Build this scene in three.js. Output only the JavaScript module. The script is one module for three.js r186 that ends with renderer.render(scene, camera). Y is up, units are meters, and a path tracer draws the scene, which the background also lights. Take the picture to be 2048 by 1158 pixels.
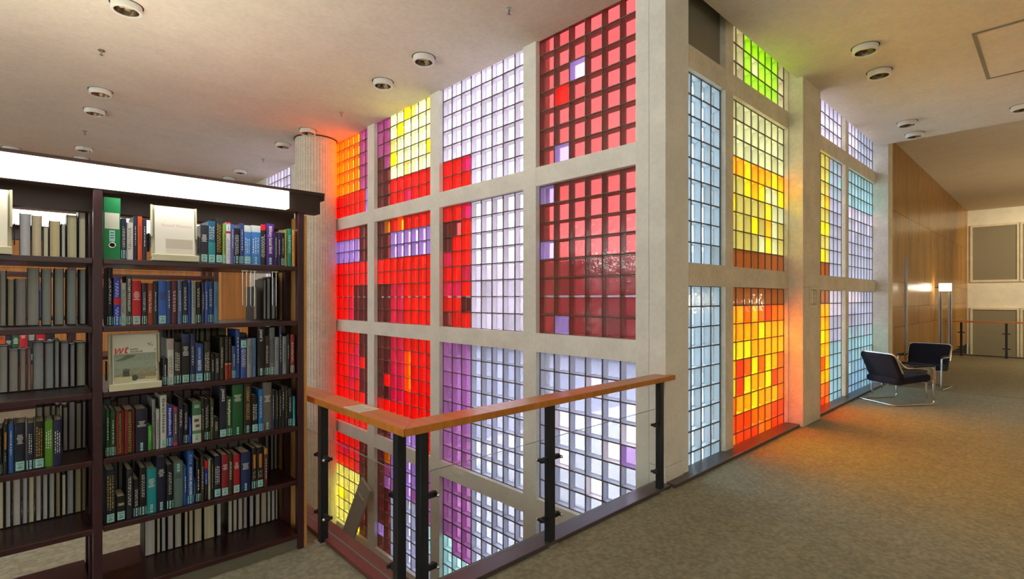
import * as THREE from 'three';
import { mergeGeometries } from 'three/addons/utils/BufferGeometryUtils.js';
import { RoundedBoxGeometry } from 'three/addons/geometries/RoundedBoxGeometry.js';
import { RectAreaLightUniformsLib } from 'three/addons/lights/RectAreaLightUniformsLib.js';

// ---------------------------------------------------------------- camera, sky, exposure
const scene = new THREE.Scene();
const renderer = new THREE.WebGLRenderer({ antialias: true });
renderer.toneMapping = THREE.LinearToneMapping;
renderer.toneMappingExposure = 1.0;
renderer.shadowMap.enabled = true;
RectAreaLightUniformsLib.init();
const FOCAL = 1027;                                                   // in pixels of the 2048 x 1158 frame
const camera = new THREE.PerspectiveCamera(2 * Math.atan(579 / FOCAL) * 180 / Math.PI, 2048 / 1158, 0.05, 200);
camera.position.set(0, 1.6, 0);
camera.rotation.y = -Math.atan2(1027, 1094);                          // x runs along the gallery, -z along the atrium
camera.setViewOffset(2048, 1158, 0, -17, 2048, 1158);                 // lens shift: horizon a little under the middle
scene.background = new THREE.Color(0.93, 0.965, 1.0);                 // overcast daylight
scene.backgroundIntensity = 28;

// ---------------------------------------------------------------- helpers
let seed = 7;
const rnd = () => { seed = (seed * 1664525 + 1013904223) % 4294967296; return seed / 4294967296; };
const taken = {};
const numbered = (n) => { const k = taken[n] = (taken[n] ?? -1) + 1; return k ? `${n}_${String(k).padStart(3, '0')}` : n; };
const lit = (o) => { o.castShadow = o.receiveShadow = true; return o; };
function box(x0, x1, y0, y1, z0, z1) {                                // a box with uv in metres
  const g = new THREE.BoxGeometry(x1 - x0, y1 - y0, z1 - z0).translate((x0 + x1) / 2, (y0 + y1) / 2, (z0 + z1) / 2);
  const p = g.attributes.position, n = g.attributes.normal, uv = g.attributes.uv;
  for (let i = 0; i < p.count; i++) {
    if (Math.abs(n.getX(i)) > 0.5) uv.setXY(i, p.getZ(i), p.getY(i));
    else if (Math.abs(n.getY(i)) > 0.5) uv.setXY(i, p.getX(i), p.getZ(i));
    else uv.setXY(i, p.getX(i), p.getY(i));
  }
  return g;
}
const rbox = (x0, x1, y0, y1, z0, z1, r = 0.004) => new RoundedBoxGeometry(x1 - x0, y1 - y0, z1 - z0, 2, r).translate((x0 + x1) / 2, (y0 + y1) / 2, (z0 + z1) / 2);
const join = (list) => mergeGeometries(list.map((g) => { const h = g.index ? g.toNonIndexed() : g; for (const k of Object.keys(h.attributes)) if (!['position', 'normal', 'uv'].includes(k)) h.deleteAttribute(k); return h; }));
function mesh(name, geo, mat, parent) { const m = lit(new THREE.Mesh(Array.isArray(geo) ? join(geo) : geo, mat)); m.name = name; if (parent) parent.add(m); return m; }
function tag(o, label, category, group, kind) { o.userData.label = label; if (category) o.userData.category = category; if (group) o.userData.group = group; if (kind) o.userData.kind = kind; return o; }
function thing(name, label, category, pos = [0, 0, 0], turn = 0, group) {
  const o = new THREE.Group(); o.name = numbered(name); o.position.set(...pos); o.rotation.y = turn; scene.add(o); return tag(o, label, category, group);
}
function structure(name, geo, mat, label) { const m = mesh(name, geo, mat, scene); return tag(m, label, name.split('_')[0], null, 'structure'); }
function structureGroup(name, label, pos = [0, 0, 0], turn = 0) { const o = new THREE.Group(); o.name = name; o.position.set(...pos); o.rotation.y = turn; scene.add(o); return tag(o, label, name.split('_')[0], null, 'structure'); }
const nth = (n) => n + (n % 10 === 1 && n !== 11 ? 'st' : n % 10 === 2 && n !== 12 ? 'nd' : n % 10 === 3 && n !== 13 ? 'rd' : 'th');
function tube(points, r, closed = false, tension = 0.0, seg = 60, sides = 10) {        // a bent tube through points, corners rounded
  const path = new THREE.CurvePath(), P = points.map((p) => new THREE.Vector3(...p)), rad = tension || 0.05;
  let last = P[0];
  for (let i = 1; i < P.length - 1; i++) {
    const a = P[i].clone().add(P[i - 1].clone().sub(P[i]).setLength(Math.min(rad, P[i].distanceTo(P[i - 1]) * 0.49)));
    const b = P[i].clone().add(P[i + 1].clone().sub(P[i]).setLength(Math.min(rad, P[i].distanceTo(P[i + 1]) * 0.49)));
    path.add(new THREE.LineCurve3(last, a)); path.add(new THREE.QuadraticBezierCurve3(a, P[i], b)); last = b;
  }
  path.add(new THREE.LineCurve3(last, P[P.length - 1]));
  return new THREE.TubeGeometry(path, seg, r, sides, closed);
}

// ---------------------------------------------------------------- textures
const hash = (x, y) => { const s = Math.sin(x * 127.1 + y * 311.7) * 43758.5453; return s - Math.floor(s); };
function vnoise(x, y, per) {                                          // tiling value noise
  const xi = Math.floor(x), yi = Math.floor(y), fx = x - xi, fy = y - yi, u = fx * fx * (3 - 2 * fx), v = fy * fy * (3 - 2 * fy);
  const m = (k) => ((k % per) + per) % per, h = (a, b) => hash(m(a), m(b));
  return (h(xi, yi) * (1 - u) + h(xi + 1, yi) * u) * (1 - v) + (h(xi, yi + 1) * (1 - u) + h(xi + 1, yi + 1) * u) * v;
}
function dataTex(n, fn, repeat, srgb = true) {
  const d = new Uint8Array(n * n * 4);
  for (let y = 0; y < n; y++) for (let x = 0; x < n; x++) { const c = fn(x / n, y / n); const i = (y * n + x) * 4; d[i] = c[0]; d[i + 1] = c[1]; d[i + 2] = c[2]; d[i + 3] = 255; }
  const t = new THREE.DataTexture(d, n, n); t.wrapS = t.wrapT = THREE.RepeatWrapping; t.magFilter = THREE.LinearFilter; t.repeat.set(...repeat); if (srgb) t.colorSpace = THREE.SRGBColorSpace; t.needsUpdate = true; return t;
}
const tone = (c, k) => c.map((v) => Math.max(0, Math.min(255, v * k)));
function speckle(base, amount, coarse, rep) {
  return dataTex(512, (x, y) => tone(base, 1 + (hash(x * 512, y * 512) - 0.5) * amount + (vnoise(x * 12, y * 12, 12) - 0.5) * coarse + (vnoise(x * 70, y * 70, 70) - 0.5) * amount), rep);
}
function woodTex(base, rep, strength = 0.22) {
  return dataTex(512, (x, y) => tone(base, 1 + (vnoise(x * 40, y * 3, 40) - 0.5) * strength + (vnoise(x * 160, y * 6, 160) - 0.5) * strength * 0.7 + (vnoise(x * 6, y * 2, 6) - 0.5) * strength * 0.8), rep);
}
const carpetBump = dataTex(256, (x, y) => { const v = hash(x * 256, y * 256) * 255; return [v, v, v]; }, [3, 3], false);
const waveBump = dataTex(128, (x, y) => { const v = (vnoise(x * 8, y * 8, 8) * 0.7 + vnoise(x * 24, y * 24, 24) * 0.3) * 255; return [v, v, v]; }, [4, 4], false);

const std = (o) => new THREE.MeshStandardMaterial(o), phys = (o) => new THREE.MeshPhysicalMaterial(o);
const M = {
  carpet: std({ map: speckle([146, 142, 120], 0.2, 0.05, [0.7, 0.7]), roughness: 1, bumpMap: carpetBump, bumpScale: 0.0012 }),
  paint: std({ map: speckle([238, 237, 228], 0.03, 0.05, [0.5, 0.5]), roughness: 0.62 }),
  pier: std({ map: speckle([224, 215, 194], 0.06, 0.08, [0.5, 0.5]), roughness: 0.75 }),
  ceiling: std({ map: speckle([222, 212, 194], 0.04, 0.03, [0.4, 0.4]), roughness: 0.9 }),
  panelGrey: std({ color: 0x8c8676, roughness: 0.8 }),
  concrete: std({ map: speckle([224, 217, 200], 0.08, 0.08, [0.6, 0.6]), roughness: 0.85 }),
  mortar: std({ color: 0x6b655b, roughness: 0.9 }),
  sill: std({ color: 0x54484a, roughness: 0.32, metalness: 0.1 }),
  sillRed: std({ color: 0x6a3834, roughness: 0.4 }),
  rail: std({ map: woodTex([196, 124, 50], [1.0, 1.0], 0.1), roughness: 0.28 }),
  iron: std({ color: 0x2c2e32, roughness: 0.45, metalness: 0.4 }),
  ironPlate: std({ color: 0xa09a8c, roughness: 0.5, metalness: 0.3 }),
  chrome: std({ color: 0xd8d8d8, roughness: 0.12, metalness: 1 }),
  alu: std({ color: 0xb0aca4, roughness: 0.35, metalness: 0.9 }),
  glass: phys({ color: 0xfcfefd, transmission: 1, thickness: 0, roughness: 0.02, ior: 1.45, specularIntensity: 0.4 }),
  glassEdge: phys({ color: 0x6f8f88, roughness: 0.2 }),
  shelf: std({ color: 0x3a1b1f, roughness: 0.3 }),
  shelfPost: std({ color: 0x3c1c22, roughness: 0.4 }),
  shelfCanopy: std({ color: 0x38251f, roughness: 0.5 }),
  shelfWood: std({ map: woodTex([214, 160, 84], [1.2, 0.6], 0.14), roughness: 0.45 }),
  plinth: std({ color: 0x6e6a58, roughness: 0.9 }),
  woodWall: phys({ specularIntensity: 0.45, map: woodTex([172, 122, 38], [0.9, 0.4], 0.2), roughness: 0.24 }),
  woodWall2: phys({ specularIntensity: 0.45, map: woodTex([162, 112, 34], [0.8, 0.35], 0.24), roughness: 0.24 }),
  woodFar: std({ map: woodTex([206, 140, 72], [0.9, 0.4], 0.14), roughness: 0.4 }),
  dark: std({ color: 0x15151a, roughness: 0.7 }),
  white: std({ color: 0xe6e4da, roughness: 0.5 }),
  plastic: std({ color: 0xd9d5b6, roughness: 0.4 }),
  cloth: std({ map: speckle([21, 24, 42], 0.4, 0.1, [6, 6]), roughness: 1 }),
  tableTop: std({ map: woodTex([52, 36, 28], [1.5, 1.5]), roughness: 0.25 }),
  board: std({ color: 0xb9b4a8, roughness: 0.8 }),
  exterior: std({ color: 0x66626c, roughness: 0.9 }),
  ground: std({ color: 0x9c9ca4, roughness: 0.95 }),
};

// ---------------------------------------------------------------- the shell of the building
const CEIL = 4.345, XA = 3.94, XG = 4.0, ZB = -2.34, ZG = -2.39;      // front faces of the two glazed walls and of their glass
const edge = 0.35;
const frosted = phys({ color: new THREE.Color().setRGB(0.32, 0.325, 0.32), transmission: 1, thickness: 0, roughness: 0.95 });
{
  const floor = structureGroup('floor', 'grey green carpeted library floor with an open void at the glass wall');
  mesh('carpet', [box(-8, 1.545, -edge, 0, -13.7, 5), box(1.545, 3.96, -edge, 0, -2.375, 5), box(3.96, 11.5, -edge, 0, -2.395, 5)], M.carpet, floor);
  mesh('carpet', box(11.5, 19.2, -edge, 0, -2.3, 5), M.carpet, floor);
  mesh('joint_strip', box(11.485, 11.515, -0.01, 0.003, -2.3, 5), M.sill, floor);
  structure('floor_lower', box(-8, 24, -3.6, -3.3, -13.7, 5), M.concrete, 'pale floor of the storey below the void');
  const ceiling = structureGroup('ceiling', 'flat warm white ceiling with recessed downlights');
  mesh('ceiling_field', [box(-8, 3.975, CEIL, CEIL + 0.2, -13.7, 5), box(3.975, 11.16, CEIL, CEIL + 0.2, -2.245, 5)], M.ceiling, ceiling);
  mesh('ceiling_field', box(11.16, 24, 4.65, 4.85, -2.4, 5), M.ceiling, ceiling);
  mesh('roof_slab', [box(-8.2, 4.16, 4.85, 5.05, -13.9, 5.2), box(4.16, 24.2, 4.85, 5.05, -2.56, 5.2), box(11.1, 11.16, CEIL, 4.85, -2.245, 5)], M.concrete, ceiling);
  const wl = structureGroup('wall_left', 'glazed wall far left of the viewer, frosted panes between painted mullions');
  mesh('parapet', [box(-8.2, -8, -3.6, 0.25, -13.9, 5.2), box(-8.2, -8, 4.15, 4.9, -13.9, 5.2)], M.paint, wl);
  for (let k = 0; k < 10; k++) {
    mesh('mullion', box(-8.2, -8, 0.25, 4.15, -13.9 + k * 2.1, -13.7 + k * 2.1), M.paint, wl);
    if (k < 9) mesh('frosted_pane', box(-8.11, -8.1, 0.25, 4.15, -13.7 + k * 2.1, -11.8 + k * 2.1), frosted, wl);
  }
  structure('wall_back', box(-8, 24, -3.6, 4.9, 5, 5.2), M.paint, 'plain painted wall behind the viewer');
  structure('wall_under', box(3.96, 24, -3.6, -edge, -2.5, -2.32), M.paint, 'wall of the storey below the gallery');
  structure('ground_courtyard', box(4.2, 60, -4.6, -4.2, -60, -2.6), M.ground, 'pale paved courtyard outside the glass walls');
  structure('wall_courtyard', [box(38, 39, -4.2, 5.2, -60, -2.6), box(4.2, 38, -4.2, 5.2, -46, -45)], M.exterior, 'grey wing of the building across the courtyard');
}

// ---------------------------------------------------------------- glass block windows
const TINT = {                                                        // colour of the glass
  V: [0.15, 0.136, 0.164], P: [0.076, 0.078, 0.104], B: [0.15, 0.192, 0.222], L: [0.072, 0.044, 0.105], U: [0.05, 0.018, 0.052], S: [0.19, 0.0005, 0.0003],
  R: [0.08, 0.0085, 0.0085], D: [0.028, 0.0026, 0.003], C: [0.13, 0.0008, 0.011], M: [0.042, 0.0045, 0.023], O: [0.6, 0.09, 0.0006], Y: [0.2, 0.176, 0.052], y: [0.55, 0.4, 0.002],
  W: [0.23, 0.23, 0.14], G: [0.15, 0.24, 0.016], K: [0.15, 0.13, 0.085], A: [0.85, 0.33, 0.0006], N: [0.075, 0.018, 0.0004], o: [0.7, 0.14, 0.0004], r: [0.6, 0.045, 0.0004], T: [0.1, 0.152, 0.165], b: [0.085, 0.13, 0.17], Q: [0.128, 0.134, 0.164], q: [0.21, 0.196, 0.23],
};
const frontGlass = phys({ color: 0xfafcff, transmission: 1, thickness: 0, roughness: 0.06, ior: 1.5, bumpMap: waveBump, bumpScale: 0.0012 });
const glassSets = {};
function glassSet(code, k) {
  const key = code + k;
  if (!glassSets[key]) {
    const t = TINT[code].map((c) => Math.min(0.98, c * [1, 0.86, 1.08, 0.72][k]));
    const top = Math.max(...t), dim = 'RD'.includes(code);
    const back = phys({ color: new THREE.Color().setRGB(...t), transmission: 1, thickness: 0, roughness: 'SCorAONYyWGK'.includes(code) ? ('oArNy'.includes(code) ? 0.48 : 0.6) : dim ? 0.4 : 0.62, specularIntensity: 0.5 });
    const side = std({ color: new THREE.Color().setRGB(...t.map((c) => dim ? Math.pow(c / top, 0.6) * 0.4 : Math.pow(c / top, 0.5) * 0.96)), roughness: 0.35 });
    glassSets[key] = [back, side, frontGlass];
  }
  return glassSets[key];
}
const blockGeos = {};
function blockGeo(pw, ph) {                                           // a hollow glass block: back pane, four walls, front pane with a bevelled rim
  const key = pw.toFixed(4) + ph.toFixed(4);
  if (blockGeos[key]) return blockGeos[key];
  const a = pw / 2 - 0.0065, b = ph / 2 - 0.0065, d = 0.075, i = 0.012, pos = [], uv = [], groups = [];
  const quad = (p) => { for (const k of [0, 1, 2, 0, 2, 3]) { pos.push(...p[k]); uv.push(p[k][0], p[k][1]); } };
  const ring = (a0, b0, z0, a1, b1, z1) => { const c0 = [[-a0, -b0], [a0, -b0], [a0, b0], [-a0, b0]], c1 = [[-a1, -b1], [a1, -b1], [a1, b1], [-a1, b1]]; for (let k = 0; k < 4; k++) { const n = (k + 1) % 4; quad([[...c1[k], z1], [...c1[n], z1], [...c0[n], z0], [...c0[k], z0]]); } };
  const start = () => pos.length / 3, mark = (s, m) => groups.push([s, start() - s, m]);
  let s = start(); quad([[-a + i, -b + i, -d], [a - i, -b + i, -d], [a - i, b - i, -d], [-a + i, b - i, -d]]); mark(s, 0);
  s = start(); ring(a, b, -0.008, a, b, -d + 0.012); ring(a, b, -d + 0.012, a - i, b - i, -d); mark(s, 1);
  s = start(); quad([[-a, -b, -0.004], [a, -b, -0.004], [a, b, -0.004], [-a, b, -0.004]]); mark(s, 2);
  const g = new THREE.BufferGeometry();
  g.setAttribute('position', new THREE.Float32BufferAttribute(pos, 3)); g.setAttribute('uv', new THREE.Float32BufferAttribute(uv, 2));
  for (const [st, n, m] of groups) g.addGroup(st, n, m);
  g.computeVertexNormals();
  return blockGeos[key] = g;
}
let windowCount = 0;
function glassWindow(wall, at, y0, y1, w, cols, rows, codes, label, mix = 0.35) {    // codes: one string per row, from the top; the last row repeats
  const g = structureGroup('window_' + (++windowCount), label, wall === 'A' ? [XG, y0, at] : [at, y0, ZG], wall === 'A' ? -Math.PI / 2 : 0);
  const pw = w / cols, ph = (y1 - y0) / rows, bars = [];
  for (let c = 0; c <= cols; c++) bars.push(box(c * pw - 0.005, c * pw + 0.005, 0, y1 - y0, -0.079, 0.001));
  for (let r = 0; r <= rows; r++) bars.push(box(0, w, r * ph - 0.005, r * ph + 0.005, -0.078, 0.002));
  mesh('mortar_grid', bars, M.mortar, g);
  const geo = blockGeo(pw, ph);
  for (let r = 0; r < rows; r++) {
    const row = codes[Math.min(r, codes.length - 1)];
    for (let c = 0; c < cols; c++) {
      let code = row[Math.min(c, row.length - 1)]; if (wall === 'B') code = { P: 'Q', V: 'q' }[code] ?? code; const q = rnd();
      const m = mesh('glass_block', geo, glassSet(code, q < mix ? 1 : q < mix * 1.6 ? 2 : q < mix * 1.9 ? 3 : 0), g);
      m.position.set((c + 0.5) * pw, y1 - y0 - (r + 0.5) * ph, 0);
    }
  }
  return g;
}
// the wall along the atrium: four rows of windows between painted mullions and transoms
const AY = [[2.994, 4.60, 8], [1.224, 2.794, 8], [-0.546, 1.024, 8], [-2.316, -0.746, 8]];
const bays = [[-12.42, -10.9, 8], [-10.7, -9.35, 7], [-9.15, -7.58, 8], [-7.36, -5.81, 8], [-5.6, -4.02, 8], [-3.825, -2.585, 6]];
const rep = (s, n) => Array(n).fill(s);
const codesA = [
  [rep('VVVVVVVV', 8), rep('VVVVVVVV', 8), ['PPPPPPPP'], ['PPPPPPPP']],
  [rep('VVVVVVV', 8), rep('VVVVVVV', 8), ['PPPPPPP'], ['PPPPPPP']],
  [[...rep('OOOOOOMM', 6), 'SSSSSSSL', 'SSSSSSSL'], ['SSSSSSDD', 'LLLLLLDD', 'LLLLLLDD', 'SSSSSSSS', 'SSSSSSSS', 'SSSSSDDD', 'SSSSCDDD', 'SSSSCDDD'],
    ['SSSSSSDD', 'SSSSSCDD', 'SSSSCCSD', 'SSSSCCDD', 'SSSSCSDD', 'SSSSSSSD', 'SSSSSSSS', 'SSSSSSSS'], ['SSSSSSDD', 'SSCCSCDD', 'SSSSSCDD', 'YYYYYYDD', 'YYYYYYDD', 'YYyYYYDD', 'YYYYYYDD', 'YYYYYyDD']],
  [['MMYWyWWy', 'MMWWyYWY', 'MMWyWWWW', 'MMYWWWWW', 'DMyWWWWy', 'DDWWYWWW', 'DDSSSSSS', 'DDSSCSSS'], ['DNSrSSSS', 'DDLLLLLL', 'DDLLLLLL', 'SSSSSSSS', 'SSSSSSSS', 'DDCCSSSS', 'DDCCSSSS', 'DDCCSSSS'],
    ['DDCCSSSS', 'DDCCrSSS', 'DDCCrSSS', 'DSCCrSSS', 'DDCCSSSS', 'SSSSSSSS', 'SSSSSSSS', 'DDLLLLSS'], ['DNLLLLUU', 'DMLLLLUU', 'DUULLUUU', 'DDPPPPUU', 'DDPPPPPT', 'DDPPPPPT', 'LDPPPPPP', 'DDPPPPPP']],
  [[...rep('VVVVVVVV', 6), 'SSCVVVVV', 'SSSVVVVV'], ['SSCVVVVV', 'DRSVVVVV', 'DSSVVVVV', 'CSSVVVVV', 'SSCVVVVV', 'CCSVVVVV', 'SSDVVVVV', 'RSSVVVVV'],
    rep('UUUPPPPP', 8), ['UUUPPPPP', 'UUUPPPPP', 'UUUPPPPP', 'UUUPPPPP', 'TUUPPPPP', 'TTTPPPPP', 'TTTPPPPP', 'TTTPPPPP']],
  [['RRRRRR', 'RRRRRR', 'RRRRRR', 'RRLRRR', 'RSRRRR', 'RRRRRR', 'RRRRRR', 'RLRRRR'], ['LRRRRR', 'RRRRRR', 'RRRRRR', 'LRRRRR', 'RRRRRR', 'RRRRRR', 'RRRRRR', 'RLRRRR'],
    ['PPPPPP', 'PPPVPP', 'PPPPPP', 'PVPPPV', 'PPPPVL', 'PVPPPP', 'PPPVPP', 'PPPPPP'], rep('PPPPPP', 8)],
];
const rowName = ['top', 'second', 'third', 'fourth'], bayName = ['farthest bay, beyond the round column', 'bay hidden beyond the round column', 'bay right of the round column', 'second bay right of the round column', 'wide bay left of the last bay', 'bay beside the corner pier'];
const lookA = [['pale lilac', 'pale lilac', 'pale blue', 'pale blue'], ['pale lilac', 'pale lilac', 'pale blue', 'pale blue'], ['amber and red', 'red and violet', 'bright red', 'red and yellow'], ['yellow and red', 'red and violet', 'bright red', 'maroon and pale'], ['pale lilac and red', 'red and lilac', 'purple and pale blue', 'purple and pale blue'], ['crimson', 'dark crimson', 'pale blue', 'pale blue']];
bays.forEach(([z0, z1, cols], i) => AY.forEach(([y0, y1, rows], j) => {
  if (i < 2 && j > 1) return;
  glassWindow('A', z0, y0, y1, z1 - z0, cols, rows, codesA[i][j], `${lookA[i][j]} glass block window, ${rowName[j]} row, ${bayName[i]}`, i === 5 ? 0.2 : 0.3);
}));
{
  const w = structureGroup('wall_atrium', 'painted grid of mullions and transoms holding coloured glass blocks along the void');
  const b = XG + 0.16;
  const ms = [[-13.7, -12.42], [-10.9, -10.7], [-9.35, -9.15], [-7.58, -7.36], [-5.81, -5.6], [-4.02, -3.825]];
  for (const [z0, z1] of ms) mesh('mullion', box(XA, b, -3.3, 4.62, z0, z1), M.paint, w);
  for (const [z0, z1] of [[-12.42, -10.9], [-10.7, -9.35], [-9.15, -7.58], [-7.36, -5.81], [-5.6, -4.02], [-3.825, -2.585]]) for (const [y0, y1] of [[2.794, 2.994], [1.024, 1.224], [-0.746, -0.546], [-3.3, -2.316]]) mesh('transom', box(XA + 0.002, b, y0, y1, z0, z1), M.paint, w);
  for (const [z0, z1] of [[-12.42, -10.9], [-10.7, -9.35]]) mesh('spandrel', box(XA + 0.05, b, -2.316, 1.03, z0, z1), M.paint, w);
  // corner pier, cladding in two leaves with a shadow joint
  mesh('pier', [box(XA, b + 0.2, -3.3, 4.85, -2.585, -2.452), box(XA, 4.235, 0.16, 4.85, -2.448, -2.29), box(XA, 4.235, -3.3, 0.155, -2.448, -2.29), box(4.239, 4.353, -0.3, 4.85, -2.5, -2.3), box(4.0, 4.36, -3.3, 4.85, -2.52, -2.44)], M.paint, w);
  mesh('head', box(XA + 0.03, b, 4.61, 4.85, -13.7, -2.585), M.paint, w);
}
// the wall along the gallery
const BY = [[3.95, 4.55, 3], [1.93, 3.735, 9], [-0.066, 1.716, 9]];
const baysB = [[4.38, 5.19, 4], [5.37, 6.975, 8], [7.62, 9.5, 9], [9.70, 11.5, 9]];
const codesB = [
  [null, ['BBBB'], ['BBBB']],
  [['KKGGGGGK', 'KKGWGGGK', 'KKGGGGGK'], ['WWWWWWWW', 'WWWWWWWW', 'WWWWWWWW', 'AAyAAAyA', 'YYyAyWWy', 'yYYYYyWW', 'YYYyYAWY', 'YYYYWyWY', 'NNNNNNNN'], ['NNNNNNNN', 'AAoAoroo', 'AAAAyAAA', 'yyyAAAAA', 'AroyoyAo', 'yryAAyro', 'oAAyAAAo', 'rrrooorr', 'orrroorr']],
  [['VVVVVVVVV'], ['YYYYYYPTP', 'YYYYYYTPT', 'YYYYYYPTP', 'YYYYYAPPP', 'YYYYYYPPP', 'YYYYyyPPP', 'YYYYYYPPP', 'YYYYyYPPP', 'NNNNNNPPP'], ['NNNNNNVVV', 'AAAAAAVVV', 'AAAAAAPPP', 'AAAAyAPPP', 'yyyyAATTT', 'oooooATTT', 'ooooAATTT', 'rrrrooTTT', 'rrrrroTTb']],
  [['VVVVPPPPP'], ['TTTTTTTTT', 'TTTTTTTTT', 'TTTTTTTTT', 'VVVPVPVPV', 'VPPVPPPVP', 'PPPPPPPPP', 'PPPPPPPPP', 'VPPPPPPPP', 'PPPPPPPPP'], ['VVVVVPPPP', 'PPPPPPPPP', 'PPPPPPPPP', 'PTPTPTPPT', 'TTTTTTTTT', 'TbTTTbTTT', 'bTbTbbTTb', 'bbTbbTbbT', 'bbbbbTTbb']],
];
const rowNameB = ['top', 'tall upper', 'tall lower'], lookB = [['', 'sky blue', 'sky blue'], ['lime green', 'white and yellow', 'orange and amber'], ['pale lilac', 'yellow and white', 'orange and pale blue'], ['pale lilac', 'pale mint', 'pale turquoise']];
const bayNameB = ['narrow bay beside the corner pier', 'bay left of the square pier', 'bay right of the square pier', 'last bay before the wooden wall'];
baysB.forEach(([x0, x1, cols], i) => BY.forEach(([y0, y1, rows], j) => { if (codesB[i][j]) glassWindow('B', x0, y0, y1, x1 - x0, cols, rows, codesB[i][j], `${lookB[i][j]} glass block window, ${rowNameB[j]} row, ${bayNameB[i]}`, 0.25); }));
{
  const w = structureGroup('wall_gallery', 'beige mullions, transoms and square piers around the gallery glass blocks');
  const zb = ZG - 0.15;
  for (const [x0, x1] of [[5.2, 5.385], [6.975, 7.0], [9.53, 9.69]]) mesh('mullion', box(x0, x1, -0.3, 4.62, zb, ZB), M.pier, w);
  for (const [x0, x1] of [[4.353, 5.2], [5.385, 6.975], [7.6, 9.53], [9.69, 11.52]]) for (const [y0, y1] of [[1.716, 1.93], [3.735, 3.95]]) mesh('transom', box(x0, x1, y0, y1, zb, ZB - 0.002), M.pier, w);
  mesh('filler_panel', box(4.353, 5.2, 3.95, 4.8, zb, ZG - 0.01), M.panelGrey, w).userData.label = 'solid grey panel above the narrow bay';
  mesh('square_pier', [box(6.985, 7.66, 0.0, 1.735, -2.5, -2.172), box(6.985, 7.66, 1.742, 4.62, -2.5, -2.172), box(7.0, 7.64, 1.73, 1.75, -2.49, -2.182)], M.pier, w);
  mesh('square_pier', [box(11.5, 11.87, 0.0, 1.735, -2.5, -2.15), box(11.5, 11.87, 1.742, 4.62, -2.5, -2.15), box(11.51, 11.86, 1.73, 1.75, -2.49, -2.16)], M.pier, w);
  mesh('head', box(4.353, 11.9, 4.56, 4.86, zb, ZB - 0.03), M.pier, w);
  structure('trim_1', [rbox(3.955, 6.98, 0.0, 0.03, -2.36, -2.205), box(4.3, 6.98, 0, 0.022, -2.39, -2.34)], M.sill, 'dark sill strip along the floor under the gallery windows');
  structure('trim_2', [rbox(7.665, 11.5, 0.0, 0.03, -2.36, -2.205), box(7.665, 11.5, 0, 0.022, -2.39, -2.34)], M.sill, 'dark sill strip between the square pier and the seating corner');
  structure('trim_3', [rbox(1.56, 3.93, 0.0, 0.028, -2.385, -2.235)], M.sill, 'dark edge strip on the floor under the gallery railing');
  structure('trim_4', [rbox(1.40, 1.55, 0.0, 0.028, -13.6, -2.24)], M.sillRed, 'red brown edge strip under the railing beside the bookcase');
  structure('trim_5', [box(1.5, 1.545, -0.36, -0.001, -13.6, -2.375), box(1.545, 3.94, -0.36, -0.001, -2.375, -2.33)], M.paint, 'pale slab edge lining the void');
}
{
  const ww = structureGroup('wall_wooden', 'glossy golden veneer wall behind the seating corner');
  const ys = [0, 1.02, 1.42, 1.92, 3.3, 4.66], xs = [11.88, 13.4, 14.9, 16.4, 17.9, 19.4, 20.9, 22.4, 24];
  for (let i = 0; i < xs.length - 1; i++) for (let j = 0; j < ys.length - 1; j++) mesh('panel', box(xs[i] + 0.003, xs[i + 1] - 0.003, ys[j] + 0.003, ys[j + 1] - 0.003, -2.26, -2.2), rnd() < 0.5 ? M.woodWall : M.woodWall2, ww);
  mesh('backing', box(11.87, 24, -3.6, 4.9, -2.5, -2.215), M.dark, ww);
  const wf = structureGroup('wall_far', 'orange veneer wall far behind the bookcases');
  for (let i = 0; i < 10; i++) for (let j = 0; j < 4; j++) mesh('panel', box(-8 + i * 1.194 + 0.004, -8 + (i + 1) * 1.194 - 0.004, j * 1.09 + 0.003, (j + 1) * 1.09 - 0.003, -13.7, -13.66), M.woodFar, wf);
  mesh('backing', box(-8, 4.16, -3.6, 4.9, -13.9, -13.69), M.dark, wf);
  const wr = structureGroup('wall_right', 'far cream wall with framed frosted panels across the second void');
  mesh('plaster', box(24, 24.2, -3.6, 4.9, -2.5, 5.2), M.paint, wr);
  for (const [y0, y1] of [[2.22, 4.05], [-2.3, 1.2]]) for (let k = 0; k < 5; k++) {
    const z0 = -2.06 + k * 1.24, z1 = z0 + 1.1;
    const f = mesh('panel_frame', [box(23.93, 24, y0 - 0.07, y0, z0 - 0.06, z1 + 0.06), box(23.93, 24, y1, y1 + 0.07, z0 - 0.06, z1 + 0.06), box(23.93, 24, y0, y1, z0 - 0.06, z0), box(23.93, 24, y0, y1, z1, z1 + 0.06)], M.pier, wr);
    mesh('panel_pane', box(23.965, 23.985, y0, y1, z0, z1), M.panelGrey, f);
  }
}
// the fluted round column
{
  const n = 46, sh = new THREE.Shape();
  for (let i = 0; i < n; i++) for (const [t, r] of [[0.05, 0.34], [0.4, 0.3405], [0.8, 0.34], [0.85, 0.331], [0.99, 0.331]]) { const a = (i + t) / n * Math.PI * 2; i + t < 0.1 ? sh.moveTo(Math.cos(a) * r, Math.sin(a) * r) : sh.lineTo(Math.cos(a) * r, Math.sin(a) * r); }
  const g = new THREE.ExtrudeGeometry(sh, { depth: 7.63, bevelEnabled: false }).rotateX(-Math.PI / 2);
  const c = thing('round_column', 'round fluted concrete column standing in the void beside red glass', 'column', [3.63, -3.3, -8.85]);
  mesh('shaft', g, M.concrete, c); mesh('collar', new THREE.CylinderGeometry(0.355, 0.355, 0.012, 64).translate(0, 7.635, 0), M.dark, c);
}

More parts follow.
